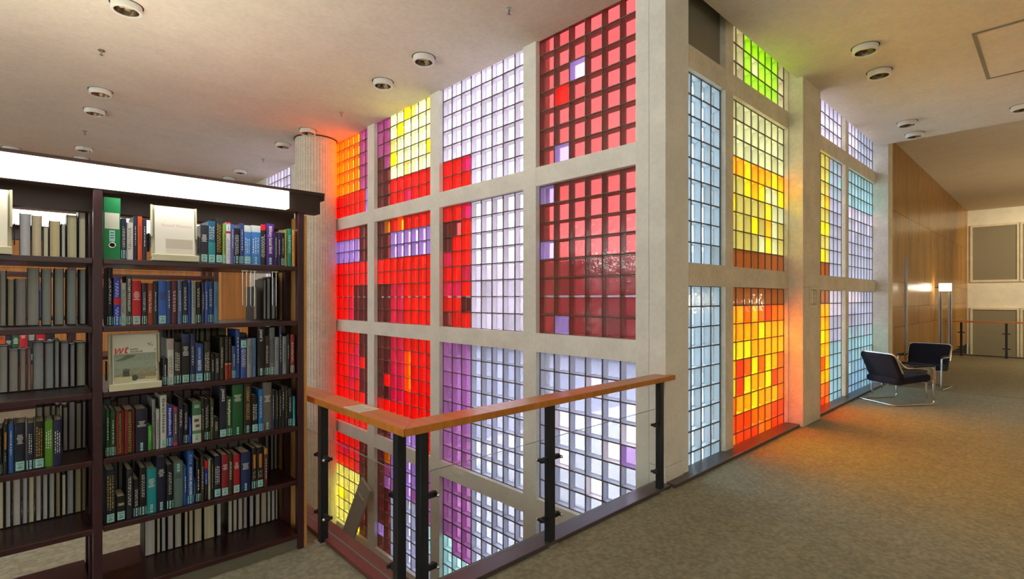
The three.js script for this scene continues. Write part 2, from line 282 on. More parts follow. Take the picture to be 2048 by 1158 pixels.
// ---------------------------------------------------------------- railings
function clamp(parent, x, y, z, dx, dz) {                             // a short arm with a bolt head that grips the glass
  const g = [rbox(-0.006, 0.062, -0.016, 0.016, -0.012, 0.012, 0.006), new THREE.CylinderGeometry(0.011, 0.011, 0.05, 12).rotateX(Math.PI / 2).translate(0.055, 0, 0)];
  const m = mesh('clamp', g, M.iron, parent); m.position.set(x, y, z); m.rotation.y = Math.atan2(-dz, dx);
  const b = mesh('bolt', new THREE.SphereGeometry(0.011, 10, 8).translate(0.055, 0, 0.03), M.chrome, m); b.name = 'bolt';
}
function railing(name, label, posts, handrail, dir, panels, railLabel) {
  const r = thing(name, label, 'railing');
  mesh('handrail', handrail, M.rail, r);
  for (const [x, z, sides] of posts) {
    mesh('post', rbox(x - 0.026, x + 0.026, 0.006, 0.906, z - 0.024, z + 0.024, 0.003), M.iron, r);
    mesh('base_plate', rbox(x - 0.043, x + 0.043, 0.0, 0.01, z - 0.05, z + 0.05, 0.003), M.ironPlate, r);
    for (const s of sides) for (const y of [0.18, 0.56]) clamp(r, x + dir[0] * 0.026 * s, y, z + dir[1] * 0.026 * s, dir[0] * s, dir[1] * s);
  }
  for (const [a, b, k] of panels) {
    const gp = mesh('glass_panel', dir[0] ? rbox(a, b, 0.09, 0.685, k - 0.004, k + 0.004, 0.002) : rbox(k - 0.004, k + 0.004, 0.09, 0.685, a, b, 0.002), M.glass, r);
    for (const y of [0.0885, 0.685]) mesh('polished_edge', dir[0] ? box(a, b, y, y + 0.0015, k - 0.004, k + 0.004) : box(k - 0.004, k + 0.004, y, y + 0.0015, a, b), M.glassEdge, gp);
  }
  return r;
}
const prism = (pts, y0, y1) => {                                      // plan outline to a flat bar, uv in metres
  const s = new THREE.Shape(pts.map(([x, z]) => new THREE.Vector2(x, -z)));
  return new THREE.ExtrudeGeometry(s, { depth: y1 - y0 - 0.006, bevelEnabled: true, bevelSize: 0.003, bevelThickness: 0.003, bevelSegments: 2 }).rotateX(-Math.PI / 2).translate(0, y0 + 0.003, 0);
};
railing('railing', 'railing with orange wood handrail along the gallery edge, ending at the corner pier', [[1.49, -2.272, [1]], [2.46, -2.262, [-1, 1]], [3.80, -2.262, [-1]]],
  prism([[1.3665, -2.235], [4.0, -2.235], [4.0, -2.285], [3.935, -2.285], [3.935, -2.388], [1.517, -2.388]], 0.905, 0.945), [1, 0], [[1.54, 2.41, -2.275], [2.515, 3.745, -2.275]]);
railing('railing', 'railing with orange wood handrail running from the corner towards the bookcase', [[1.4, -2.345, [-1]], [1.4, -3.30, [-1, 1]], [1.4, -4.6, [-1, 1]], [1.4, -5.9, [1]]],
  prism([[1.36, -2.238], [1.5105, -2.3905], [1.5105, -5.95], [1.36, -5.95]], 0.905, 0.945), [0, 1], [[-3.25, -2.385, 1.412], [-4.55, -3.35, 1.412], [-5.85, -4.65, 1.412]]);
{
  const t = document.createElement('canvas'); t.width = 256; t.height = 160; const c = t.getContext('2d'); c.fillStyle = '#d8cdb8'; c.fillRect(0, 0, 256, 160); c.fillStyle = '#8a7c70'; for (let i = 0; i < 9; i++) c.fillRect(16, 16 + i * 15, 140 + hash(i, 3) * 84, 4);
  const tex = new THREE.CanvasTexture(t); tex.colorSpace = THREE.SRGBColorSpace;
  const p = mesh('paper_notice', new THREE.BoxGeometry(0.13, 0.002, 0.2), std({ map: tex, roughness: 0.8 }), scene); p.position.set(1.432, 0.9462, -2.83); p.rotation.y = 0.03;
  tag(p, 'small printed paper notice lying on the wooden handrail', 'notice');
}
// a board leaning against the glass in the void
{
  const b = thing('leaning_board', 'grey board leaning against yellow glass blocks low in the void', 'board', [3.62, -3.3, -8.33]);
  const tilt = new THREE.Euler(0.43, 0, -0.1);
  for (const [n, g] of [['plank', rbox(-0.02, 0.02, 0.08, 2.2, -0.165, 0.165, 0.006)], ['batten', rbox(-0.05, -0.02, 1.92, 1.98, -0.12, 0.12, 0.003)]]) mesh(n, g, M.board, b).rotation.copy(tilt);
}

// ---------------------------------------------------------------- ceiling fittings
const ringGeo = new THREE.LatheGeometry([[0.098, -0.062], [0.118, -0.065], [0.122, -0.058], [0.122, 0.03], [0.112, 0.03], [0.1, -0.05], [0.098, -0.062]].map((p) => new THREE.Vector2(...p)), 40);
const coneGeo = new THREE.LatheGeometry([[0.099, -0.055], [0.09, -0.02], [0.06, 0.03], [0.0, 0.045]].map((p) => new THREE.Vector2(...p)), 32);
const gapGeo = new THREE.RingGeometry(0.12, 0.134, 40).rotateX(Math.PI / 2);
const reflector = std({ color: 0x6e5c44, roughness: 0.25, metalness: 0.8, side: THREE.DoubleSide });
const bulbMat = phys({ color: 0xd8cdb0, roughness: 0.15 });
function downlight(x, z, label, y = CEIL) {
  const d = thing('downlight', label, 'downlight', [x, y, z], 0, 'round ceiling downlights');
  mesh('trim_ring', ringGeo, M.white, d); mesh('reflector', coneGeo, reflector, d); mesh('shadow_gap', gapGeo, M.dark, d).position.y = -0.001;
  const b = mesh('bulb', new THREE.SphereGeometry(0.028, 16, 12), bulbMat, d); b.position.set(-0.04, -0.01, 0.0);
}
const dl = [[0.66, -5.98, 'at the top edge above the bookcase, alone'], [3.275, -4.96, 'nearest the crimson windows, in the wall row'], [3.265, -5.87, 'second from the crimson windows, in the wall row'], [0.68, -8.68, 'nearer of the middle pair above the bookcase'], [0.69, -9.64, 'farther of the middle pair above the bookcase'], [3.31, -8.4, 'directly in front of the round column top'], [3.29, -9.47, 'just left of the round column top'], [0.72, -12.2, 'nearer of the last pair above the bookcase'], [0.73, -13.1, 'farther of the last pair above the bookcase'], [-0.25, -13.1, 'leftmost, just above the lit shelf canopy'], [3.3, -12.07, 'nearer of the far pair by the orange wall'], [3.32, -12.99, 'farthest, close to the orange wall'], [6.66, -1.45, 'nearest in the gallery'], [7.5, -1.49, 'second nearest in the gallery'], [9.97, -1.62, 'third in the gallery, above the seating'], [10.76, -1.65, 'last in the gallery, at the ceiling edge'], [10.35, -0.36, 'cut by the right picture edge']];
for (const [x, z, s] of dl) downlight(x, z, 'white ring downlight ' + s);
const sprinklers = [[3.317, -3.575, 'near the tall crimson window'], [0.577, -7.254, 'above the bookcase, nearest'], [3.361, -7.267, 'in front of the round column'], [3.355, -10.759, 'left of the round column'], [0.66, -10.958, 'above the bookcase, farther']];
for (const [x, z, s] of sprinklers) {
  const p = thing('sprinkler', 'small metal ceiling sprinkler ' + s, 'sprinkler', [x, CEIL, z], 0, 'ceiling sprinklers');
  mesh('rosette', new THREE.CylinderGeometry(0.03, 0.034, 0.008, 20).translate(0, -0.004, 0), M.alu, p); mesh('stem', new THREE.CylinderGeometry(0.009, 0.009, 0.05, 10).translate(0, -0.03, 0), M.alu, p); mesh('deflector', new THREE.CylinderGeometry(0.02, 0.012, 0.006, 12).translate(0, -0.058, 0), M.alu, p);
}
{
  const h = structureGroup('trim_6', 'square access hatch in the gallery ceiling');
  mesh('hatch_leaf', box(7.16, 8.71, CEIL - 0.006, CEIL - 0.001, -0.59, 0.9), M.ceiling, h);
  mesh('hatch_frame', [box(7.13, 7.16, CEIL - 0.012, CEIL - 0.001, -0.62, 0.93), box(8.71, 8.74, CEIL - 0.012, CEIL - 0.001, -0.62, 0.93), box(7.16, 8.71, CEIL - 0.012, CEIL - 0.001, -0.62, -0.59)], M.panelGrey, h);
}
// exit plate on the square pier
{
  const t = document.createElement('canvas'); t.width = t.height = 128; const c = t.getContext('2d'); c.fillStyle = '#8d7f4c'; c.fillRect(0, 0, 128, 128); c.fillStyle = '#c9bd8c'; c.fillRect(12, 14, 34, 96); c.beginPath(); c.arc(86, 30, 9, 0, 7); c.fill(); c.lineWidth = 11; c.strokeStyle = '#c9bd8c'; c.beginPath(); c.moveTo(84, 42); c.lineTo(80, 72); c.lineTo(98, 104); c.moveTo(80, 72); c.lineTo(64, 104); c.moveTo(66, 60); c.lineTo(84, 46); c.lineTo(104, 62); c.stroke();
  const tex = new THREE.CanvasTexture(t); tex.colorSpace = THREE.SRGBColorSpace;
  const s = thing('escape_sign', 'small olive escape route plate on the square pier', 'sign', [7.36, 1.62, -2.172]);
  mesh('plate', rbox(-0.13, 0.13, -0.13, 0.11, 0, 0.012, 0.003), M.plastic, s);
  const f = mesh('pictogram', new THREE.PlaneGeometry(0.24, 0.22).translate(0, -0.01, 0.0125), std({ map: tex, roughness: 0.5 }), s);
}

// ---------------------------------------------------------------- bookcases
const S = [1.80, 1.455, 1.122, 0.784, 0.442, 0.10];                   // tops of the boards
const shelfName = ['top', 'second', 'third', 'fourth', 'fifth', 'bottom'];
const lampGlow = std({ color: 0xffffff, emissive: new THREE.Color(1, 0.95, 0.86), emissiveIntensity: 2.6, roughness: 0.5 });
function bookcase(zf, x0, bays, label, lampLabel, power, turned = false, up = 2.0) {       // double sided; zf: front plane, x0: right end
  const o = thing('bookcase', label, 'bookcase', [x0, 0, zf], turned ? Math.PI : 0);
  const W = 1.012;
  for (let b = 0; b <= bays; b++) {
    const x = -b * W;
    for (const [z, d] of [[0, 0.05], [-0.23, 0.06], [-0.47, 0.05]]) mesh('upright', rbox(x - 0.037, x, 0, 2.15, z - d, z, 0.002), M.shelfPost, o);
  }
  for (let b = 0; b < bays; b++) S.forEach((y, k) => {
    mesh('shelf_board', rbox(-(b + 1) * W + 0.003, -b * W - 0.04, y - 0.028, y, -0.52, 0.0, 0.003), M.shelf, o);
  });
  for (let b = 0; b < bays; b++) mesh('plinth', box(-(b + 1) * W, -b * W - 0.037, 0, 0.072, -0.5, -0.02), M.plinth, o);
  mesh('end_panel', rbox(0.001, 0.022, 0, 2.13, -0.52, -0.008, 0.002), M.shelfWood, o);
  mesh('crossbar', [box(-bays * W, 0, 2.06, 2.15, -0.3, -0.22)], M.shelfCanopy, o);
  // canopies with fluorescent lamps, one on each long side
  for (const [z, s] of [[0.0, 1], [-0.52, -1]]) {
    const L = bays * W;
    const c = mesh('lamp_canopy', [box(-L, 0.10, 2.147, 2.262, z - 0.045 - 0.035 * s, z + 0.045 - 0.035 * s), box(-L, 0.125, 2.262, 2.283, z - 0.06 - 0.035 * s, z + 0.06 - 0.035 * s), box(0.1, 0.125, 2.235, 2.265, z - 0.055 - 0.035 * s, z + 0.055 - 0.035 * s)], M.shelfCanopy, o);
    mesh('uplight_lamp', box(-L + 0.05, -0.05, 2.2835, 2.285, z - 0.03 - 0.035 * s, z + 0.03 - 0.035 * s), lampGlow, c);
    mesh('lamp_diffuser', rbox(-L + 0.1, -0.115, 2.15, 2.258, z + (s > 0 ? 0.006 : -0.066), z + (s > 0 ? 0.066 : -0.006), 0.004), lampGlow, c);
    for (let b = 0; b < bays; b++) {
      const a = new THREE.RectAreaLight(new THREE.Color(1, 0.96, 0.88), power, W - 0.1, 0.1);
      a.position.set(-(b + 0.5) * W, 2.2, z + 0.075 * s); a.lookAt(-(b + 0.5) * W, 1.4, z + 1.075 * s); o.add(a);
      const d = new THREE.RectAreaLight(new THREE.Color(1, 0.96, 0.88), power * 0.6, W - 0.1, 0.05);
      d.position.set(-(b + 0.5) * W, 2.14, z + 0.035 * s); d.lookAt(-(b + 0.5) * W, 0, z + 0.035 * s); o.add(d);
      const u = new THREE.RectAreaLight(new THREE.Color(1, 0.95, 0.78), power * up, W - 0.1, 0.08);
      u.position.set(-(b + 0.5) * W, 2.29, z - 0.035 * s); u.lookAt(-(b + 0.5) * W, 5, z - 0.035 * s); o.add(u);
    }
  }
  return o;
}
bookcase(-3.31, 1.28, 3, 'dark brown double sided library bookcase with a lit canopy, beside the railing', '', 14);
bookcase(-5.35, 1.28, 3, 'second dark library bookcase glimpsed through gaps behind the first', '', 14);

// books
const hex = (h) => [parseInt(h.slice(0, 2), 16), parseInt(h.slice(2, 4), 16), parseInt(h.slice(4, 6), 16)];
function colourName(h) {
  const [r, g, b] = hex(h).map((v) => v / 255), mx = Math.max(r, g, b), mn = Math.min(r, g, b), l = (mx + mn) / 2, s = mx - mn;
  if (s < 0.07 || (s < 0.1 && mx > 0.4)) return l < 0.14 ? 'black' : l < 0.32 ? 'dark grey' : l < 0.62 ? 'grey' : 'off white';
  let hue = mx === r ? ((g - b) / s) % 6 : mx === g ? (b - r) / s + 2 : (r - g) / s + 4; hue = (hue * 60 + 360) % 360;
  const n = hue < 12 || hue > 335 ? 'red' : hue < 28 ? (mx > 0.7 ? 'orange' : 'brown') : hue < 50 ? (mx > 0.5 ? 'ochre' : 'olive brown') : hue < 75 ? 'olive' : hue < 165 ? 'green' : hue < 195 ? 'teal' : hue < 250 ? 'blue' : 'purple';
  return (mx < 0.3 ? 'very dark ' : mx < 0.5 ? 'dark ' : s < 0.25 ? 'muted ' : '') + n;
}
const atlas = document.createElement('canvas'); atlas.width = atlas.height = 2048;
const ac = atlas.getContext('2d');
const CW = 64, CH = 256; let cell = 0;
function paintSpine(colour, w, h, title) {                            // the print on one spine, in its own cell
  const cx = (cell % 32) * CW, cy = Math.floor(cell / 32) * CH, id = cell++;
  const css = '#' + colour, dark = hex(colour).reduce((a, b) => a + b) < 330, ink = dark ? '#e4e2da' : '#2c3048';
  ac.save(); ac.beginPath(); ac.rect(cx, cy, CW, CH); ac.clip(); ac.translate(cx, cy); ac.fillStyle = css; ac.fillRect(0, 0, CW, CH);
  const band = (y0, y1, c) => { ac.fillStyle = c; ac.fillRect(0, y0 * CH, CW, (y1 - y0) * CH); };
  const k = h / w * (CW / CH);                                        // how much the cell is stretched along the spine
  const text = (s, c, y0, y1, size = 0.62) => { ac.save(); ac.translate(CW / 2, (y0 + y1) / 2 * CH); ac.rotate(Math.PI / 2); ac.fillStyle = c; const px = CW * size; ac.font = `bold ${px}px sans-serif`; const tw = ac.measureText(s).width; ac.scale((y1 - y0) * CH / tw, 1); ac.textAlign = 'center'; ac.textBaseline = 'middle'; ac.fillText(s, 0, 0); ac.restore(); };
  const lines = (c, y0, y1) => { ac.fillStyle = c; const n = w > 0.03 ? 3 : w > 0.022 ? 2 : 1; for (let i = 0; i < n; i++) { let y = y0 * CH + hash(id, i) * 14; const x = CW * (0.5 + (i - (n - 1) / 2) * 0.24) - 5; while (y < y1 * CH) { const len = 4 + hash(id + i, y) * 11; ac.fillRect(x, y, n > 1 ? 7 : 11, Math.min(len, y1 * CH - y)); y += len + 3 + hash(y, id) * 4; } } };
  const across = (c, y0, n) => { ac.fillStyle = c; for (let i = 0; i < n; i++) { const ww = CW * (0.35 + 0.4 * hash(id, i + 9)); ac.fillRect((CW - ww) / 2, (y0 + i * 0.028) * CH, ww, 3.6); } };
  if (title === 'T') { band(0.5, 1, '#2f8f98'); lines(ink, 0.1, 0.45); }
  else if (title === 'g') lines('#c0a040', 0.1, 0.75);
  else if (title === 'rb') { band(0, 0.06, '#c01830'); band(0.22, 0.27, '#c01830'); lines('#5060a0', 0.4, 0.9); }
  else if (title === 'wt') { band(0, 0.17, '#c8d0d4'); lines('#cfe0f4', 0.3, 0.72); }
  else if (title === 'rt') { band(0, 0.15, '#c81428'); lines(ink, 0.25, 0.8); }
  else if (title === 'rm') { lines('#e8e8e8', 0.06, 0.4); band(0.42, 0.56, '#c41c28'); lines('#e8e8e8', 0.6, 0.8); }
  else if (title === 'mt') { band(0, 0.24, '#a8989c'); lines('#444', 0.35, 0.75); }
  else if (title === 'bs') { for (let i = 0; i < 5; i++) band(0.01 + i * 0.035, 0.025 + i * 0.035, '#27408c'); across('#e0e0e0', 0.25, 7); }
  else if (title === 'ob') { band(0.62, 0.655, '#d8a040'); band(0.655, 1, '#9a3414'); lines('#9a8a60', 0.06, 0.56); }
  else if (title === 'ob2') { ac.fillStyle = '#c07a30'; ac.fillRect(CW * 0.3, CH * 0.16, CW * 0.4, CH * 0.34); lines('#b0a890', 0.55, 0.75); }
  else if (title === 'pb') { lines(ink, 0.15, 0.7); band(0.9, 1, '#c0206c'); band(0, 0.07, '#c0206c'); }
  else if (title === 'gw') { band(0.33, 1, '#c4c8bc'); band(0.7, 0.78, '#4a8a5c'); across('#d8e0d0', 0.08, 3); ac.fillStyle = '#5a4a34'; ac.fillRect(CW * 0.2, CH * 0.42, CW * 0.5, CH * 0.07); ac.fillRect(CW * 0.35, CH * 0.56, CW * 0.45, CH * 0.06); }
  else if (title === 'rbl') { band(0, 0.2, '#c81c20'); band(0.2, 0.6, '#2030a0'); lines(ink, 0.3, 0.58); }
  else if (title === 'yt') { band(0, 0.16, '#b08040'); lines(ink, 0.25, 0.8); }
  else if (title === 'AVIATION MILITAIRE') { text(title, '#e8ecf0', 0.3, 0.83, 0.6); lines('#a8c0e0', 0.06, 0.24); }
  else if (title === 'HANDFEUERWAFFEN') { ac.fillStyle = '#2a1a12'; ac.fillRect(CW * 0.3, 0, CW * 0.5, CH); text(title, '#a8863c', 0.06, 0.96, 0.42); }
  else if (title === 'WAFFENLEXIKON') { text('WAFFEN', '#e6ecf0', 0.42, 0.7, 0.6); text('LEXIKON', '#b4c8e0', 0.1, 0.4, 0.42); }
  else if (title) text(title, /COMBAT/.test(title) ? '#b89a50' : ink, 0.06, title.length < 7 ? 0.3 : 0.72, 0.56);
  else if (w > 0.034) across(dark ? '#dcdcd8' : '#384050', 0.2 + 0.1 * hash(id, 1), 4 + Math.floor(hash(id, 2) * 4));
  else lines(ink, 0.12 + 0.12 * hash(id, 5), 0.6 + 0.15 * hash(id, 6));
  ac.restore();
  return [cx / 2048, 1 - (cy + CH) / 2048, (cx + CW) / 2048, 1 - cy / 2048].map((v, i) => v + [0.0005, 0.0005, -0.0005, -0.0005][i]);
}
const atlasTex = new THREE.CanvasTexture(atlas); atlasTex.colorSpace = THREE.SRGBColorSpace;
const spineMat = std({ map: atlasTex, roughness: 0.45 });
const labelTex = (() => { const t = document.createElement('canvas'); t.width = 64; t.height = 96; const c = t.getContext('2d'); c.fillStyle = '#9fd8d6'; c.fillRect(0, 0, 64, 96); c.fillStyle = '#24404a'; c.font = 'bold 20px sans-serif'; c.textAlign = 'center'; c.fillText('UA 0', 32, 30); c.fillRect(20, 44, 24, 5); c.fillRect(14, 62, 36, 6); c.fillRect(14, 72, 36, 3); const x = new THREE.CanvasTexture(t); x.colorSpace = THREE.SRGBColorSpace; return x; })();
const labelMat = std({ map: labelTex, roughness: 0.6 });
const matCache = {};
const plain = (h, r = 0.55) => matCache[h + r] ??= std({ color: '#' + h, roughness: r });
const pageTex = dataTex(128, (x, y) => tone([255, 255, 255], 0.9 + 0.1 * hash(Math.floor(x * 128), 1) - 0.03 * hash(x * 128, y * 128)), [1, 1]);
const pageCache = {};
const pages = (h) => pageCache[h] ??= std({ color: new THREE.Color('#' + h).multiplyScalar(2.0), map: pageTex, roughness: 0.9 });
function strip(pts, y0, y1, uv) {                                      // a sheet bent along pts (x, z), standing from y0 to y1
  const pos = [], uvs = [], idx = [];
  pts.forEach(([x, z], i) => { const u = uv[0] + (uv[2] - uv[0]) * i / (pts.length - 1); pos.push(x, y0, z, x, y1, z); uvs.push(u, uv[1], u, uv[3]); if (i) idx.push(2 * i - 2, 2 * i, 2 * i - 1, 2 * i - 1, 2 * i, 2 * i + 1); });
  const g = new THREE.BufferGeometry(); g.setAttribute('position', new THREE.Float32BufferAttribute(pos, 3)); g.setAttribute('uv', new THREE.Float32BufferAttribute(uvs, 2)); g.setIndex(idx); g.computeVertexNormals(); return g;
}
const labelGeos = {};
function book(label, group, x, y, z, w, h, colour, opts = {}) {        // base at the middle of the spine foot, spine towards +z unless turned
  const o = thing('book', label, 'book', [x, y + 0.001, z], opts.turn || 0, group);
  const d = opts.d ?? 0.17, t = Math.min(0.003, w * 0.16), n = 6, arc = [];
  for (let i = 0; i <= n; i++) { const a = i / n * 2 - 1; arc.push([a * w / 2, -0.004 * a * a]); }
  const boards = [box(-w / 2, -w / 2 + t, 0, h, -d, -0.004), box(w / 2 - t, w / 2, 0, h, -d, -0.004)];
  const plainMat = plain(colour);
  if (opts.turn) mesh('cover', [...boards, box(-w / 2, w / 2, 0, h, -0.007, -0.004)], plainMat, o);
  else {
    const sp = strip(arc, 0, h, paintSpine(colour, w, h, opts.title)).toNonIndexed(), rest = join([...boards, box(-w / 2 + t, w / 2 - t, 0, h, -0.009, -0.006)]);
    const g = mergeGeometries([rest, sp], true); mesh('cover', g, [plainMat, spineMat], o);
  }
  if (w > 2.5 * t) mesh('page_block', box(-w / 2 + t, w / 2 - t, 0.004, h - 0.004, -d + (opts.turn ? 0.003 : 0.005), -0.008), pages(opts.paper ?? 'd6cdb4'), o);
  if (opts.sticker) {
    const lw = Math.min(0.03, w * 0.96), lh = 0.042, key = lw.toFixed(3), ly = opts.sticker === 2 ? h - lh - 0.008 : 0.006;
    labelGeos[key] ??= strip([[-lw / 2, 0.0006 - 0.004 * (lw / w) ** 2], [0, 0.0008], [lw / 2, 0.0006 - 0.004 * (lw / w) ** 2]], 0, lh, [0, 0, 1, 1]);
    mesh('call_label', labelGeos[key], labelMat, o).position.y = ly;
  }
  return o;
}
const FRONT = {
  r1: [[0.345,0.368,0.213,"1f2740",1],[0.369,0.396,0.195,"d8d8d4",0],[0.397,0.415,0.230,"232848",0],[0.416,0.436,0.232,"e0561c",0],[0.437,0.456,0.217,"23264a",0],[0.706,0.744,0.215,"2c2c3c",1],[0.745,0.782,0.242,"1f5a80",1,"T"],[0.785,0.817,0.261,"1c1a1a",1,"g"],[0.818,0.835,0.229,"7fa040",1],[0.836,0.861,0.243,"d9d6e0",2,"rb"],[0.862,0.879,0.233,"4a55a0",0],[0.880,0.911,0.212,"1c1c26",1],[0.912,0.933,0.245,"2a3a78",1],[0.934,0.973,0.235,"3f7fd0",1,"wt"],[0.974,1.028,0.239,"3f7fd0",1,"wt"],[1.029,1.060,0.250,"22201f",0,"rt"],[1.061,1.106,0.258,"4a2080",1,"Military Social Work"],[1.107,1.127,0.207,"201f33",0],[1.128,1.148,0.209,"35205a",0],[1.150,1.170,0.209,"17161c",1],[1.171,1.185,0.228,"a08a28",0],[1.186,1.213,0.238,"108070",0],[1.215,1.235,0.232,"d08a30",0]],
  r2: [[0.289,0.312,0.300,"151620",1],[0.314,0.343,0.249,"2438b0",1,"rm"],[0.344,0.367,0.222,"b8bcb4",1],[0.368,0.391,0.260,"3a3a34",1,"MILITARY PSYCHOLOGY"],[0.392,0.431,0.236,"c01028",1],[0.434,0.457,0.224,"161a30",1],[0.459,0.484,0.224,"9a3c20",0],[0.485,0.505,0.225,"20222e",0],[0.507,0.545,0.240,"3560b8",1],[0.546,0.567,0.237,"26407c",0],[0.568,0.594,0.240,"5a1420",0],[0.596,0.618,0.239,"4a6a90",0],[0.620,0.643,0.234,"181c30",1],[0.644,0.660,0.244,"3058c8",0],[0.662,0.682,0.237,"8a9290",0],[0.685,0.710,0.238,"2c2418",1],[0.712,0.726,0.230,"241f48",0],[0.727,0.744,0.236,"2a4a98",0],[0.745,0.772,0.239,"244a90",1],[0.774,0.798,0.239,"4f7898",0]],
  r3: [[0.526,0.548,0.147,"16182a",1],[0.549,0.578,0.253,"c8ccc4",1,"mt"],[0.581,0.612,0.232,"34322e",1],[0.614,0.655,0.274,"15161c",1,"bs"],[0.657,0.680,0.276,"1a2450",1],[0.682,0.721,0.218,"204a90",1,"WAFFENLEXIKON"],[0.725,0.756,0.225,"34301c",1],[0.760,0.778,0.156,"121214",0],[0.780,0.804,0.156,"14141a",0],[0.806,0.829,0.249,"2a261a",0],[0.830,0.847,0.252,"181410",0,"ob"],[0.848,0.867,0.251,"181410",0,"ob"],[0.868,0.890,0.193,"2c4a88",1],[0.891,0.912,0.290,"28488c",0],[0.915,0.947,0.231,"36509a",2],[0.949,0.975,0.233,"8c9094",0],[0.977,1.001,0.233,"5a80b0",0],[1.007,1.050,0.302,"0e0e12",1,"Jane's"],[1.052,1.078,0.245,"2c2220",1],[1.080,1.111,0.293,"6c7478",1],[1.112,1.135,0.233,"848c8c",0],[1.137,1.155,0.294,"202e58",0],[1.156,1.180,0.235,"808888",0],[1.182,1.201,0.247,"20243c",0],[1.205,1.230,0.244,"8a3420",1]],
  r4: [[0.282,0.300,0.243,"1c4a2c",1],[0.301,0.323,0.239,"1a462a",1],[0.325,0.358,0.229,"8e1c10",0,"HANDFEUERWAFFEN"],[0.360,0.403,0.231,"7a160e",0,"HANDFEUERWAFFEN"],[0.406,0.458,0.227,"10142c",1],[0.460,0.478,0.132,"3c9a28",0],[0.479,0.494,0.270,"808484",0],[0.496,0.512,0.215,"a8acac",0],[0.515,0.544,0.286,"c4c8bc",1,"Geschosse"],[0.546,0.573,0.226,"2030a0",1,"Handbuch"],[0.575,0.597,0.211,"5a4c50",0,"pb"],[0.599,0.623,0.261,"10162e",0],[0.625,0.649,0.219,"12162c",1],[0.651,0.663,0.142,"2038c0",0],[0.665,0.709,0.229,"3e6c50",1,"gw"],[0.711,0.725,0.246,"2c2018",0],[0.727,0.753,0.237,"121410",1],[0.755,0.772,0.236,"3e4420",0],[0.773,0.802,0.125,"101014",0],[0.804,0.839,0.300,"161a34",1,"JANES"],[0.840,0.870,0.232,"2e5a2c",1,"Kampfpanzer"],[0.871,0.929,0.300,"1c5a30",1],[0.934,0.977,0.298,"26201a",1,"COMBAT VEHICLES"],[0.980,1.013,0.226,"121216",1],[1.016,1.042,0.257,"1870b8",1],[1.043,1.092,0.293,"6a6462",1],[1.093,1.111,0.242,"1e2440",0],[1.113,1.135,0.239,"15161a",0,"g"],[1.136,1.148,0.242,"1a1a18",0],[1.150,1.171,0.261,"1c1a18",0],[1.172,1.190,0.259,"181818",0,"g"],[1.193,1.218,0.243,"1a2634",1],[1.221,1.235,0.187,"2aa0a0",1]],
  r5: [[0.282,0.322,0.273,"101c2e",1,"g"],[0.327,0.364,0.126,"121214",1],[0.368,0.395,0.258,"20262e",0],[0.398,0.423,0.198,"0e0e18",1],[0.425,0.454,0.253,"141210",1],[0.455,0.498,0.241,"10909c",1],[0.499,0.543,0.291,"121834",1],[0.545,0.575,0.245,"101018",1],[0.577,0.622,0.247,"5c7878",2],[0.624,0.642,0.217,"1c4a80",0],[0.643,0.672,0.298,"1c50a0",1,"AVIATION MILITAIRE"],[0.673,0.684,0.137,"1c4070",0],[0.685,0.707,0.242,"101010",1],[0.708,0.724,0.269,"36301c",0],[0.725,0.745,0.225,"16140f",0,"rbl"],[0.746,0.758,0.230,"b0b0a4",0],[0.759,0.775,0.226,"141410",0,"g"],[0.777,0.811,0.240,"141c38",1],[0.814,0.849,0.241,"8a1a28",1],[0.850,0.873,0.242,"303018",0],[0.876,0.911,0.228,"a81420",1],[0.915,0.969,0.234,"182a58",1],[0.976,1.004,0.249,"16120e",1,"ob2"],[1.006,1.044,0.246,"1a1610",1,"ob2"],[1.046,1.067,0.236,"5a2018",0,"yt"]],
  l4: [[-0.111,-0.092,0.212,"14181c",1],[-0.090,-0.075,0.230,"121212",0,"ob2"],[-0.074,-0.055,0.227,"2c64b0",0],[-0.053,-0.015,0.229,"101830",1],[-0.012,0.016,0.223,"101a34",1],[0.017,0.049,0.225,"1a1410",1,"g"],[0.051,0.082,0.222,"5a9428",0],[0.083,0.114,0.222,"1a1848",0]],
};
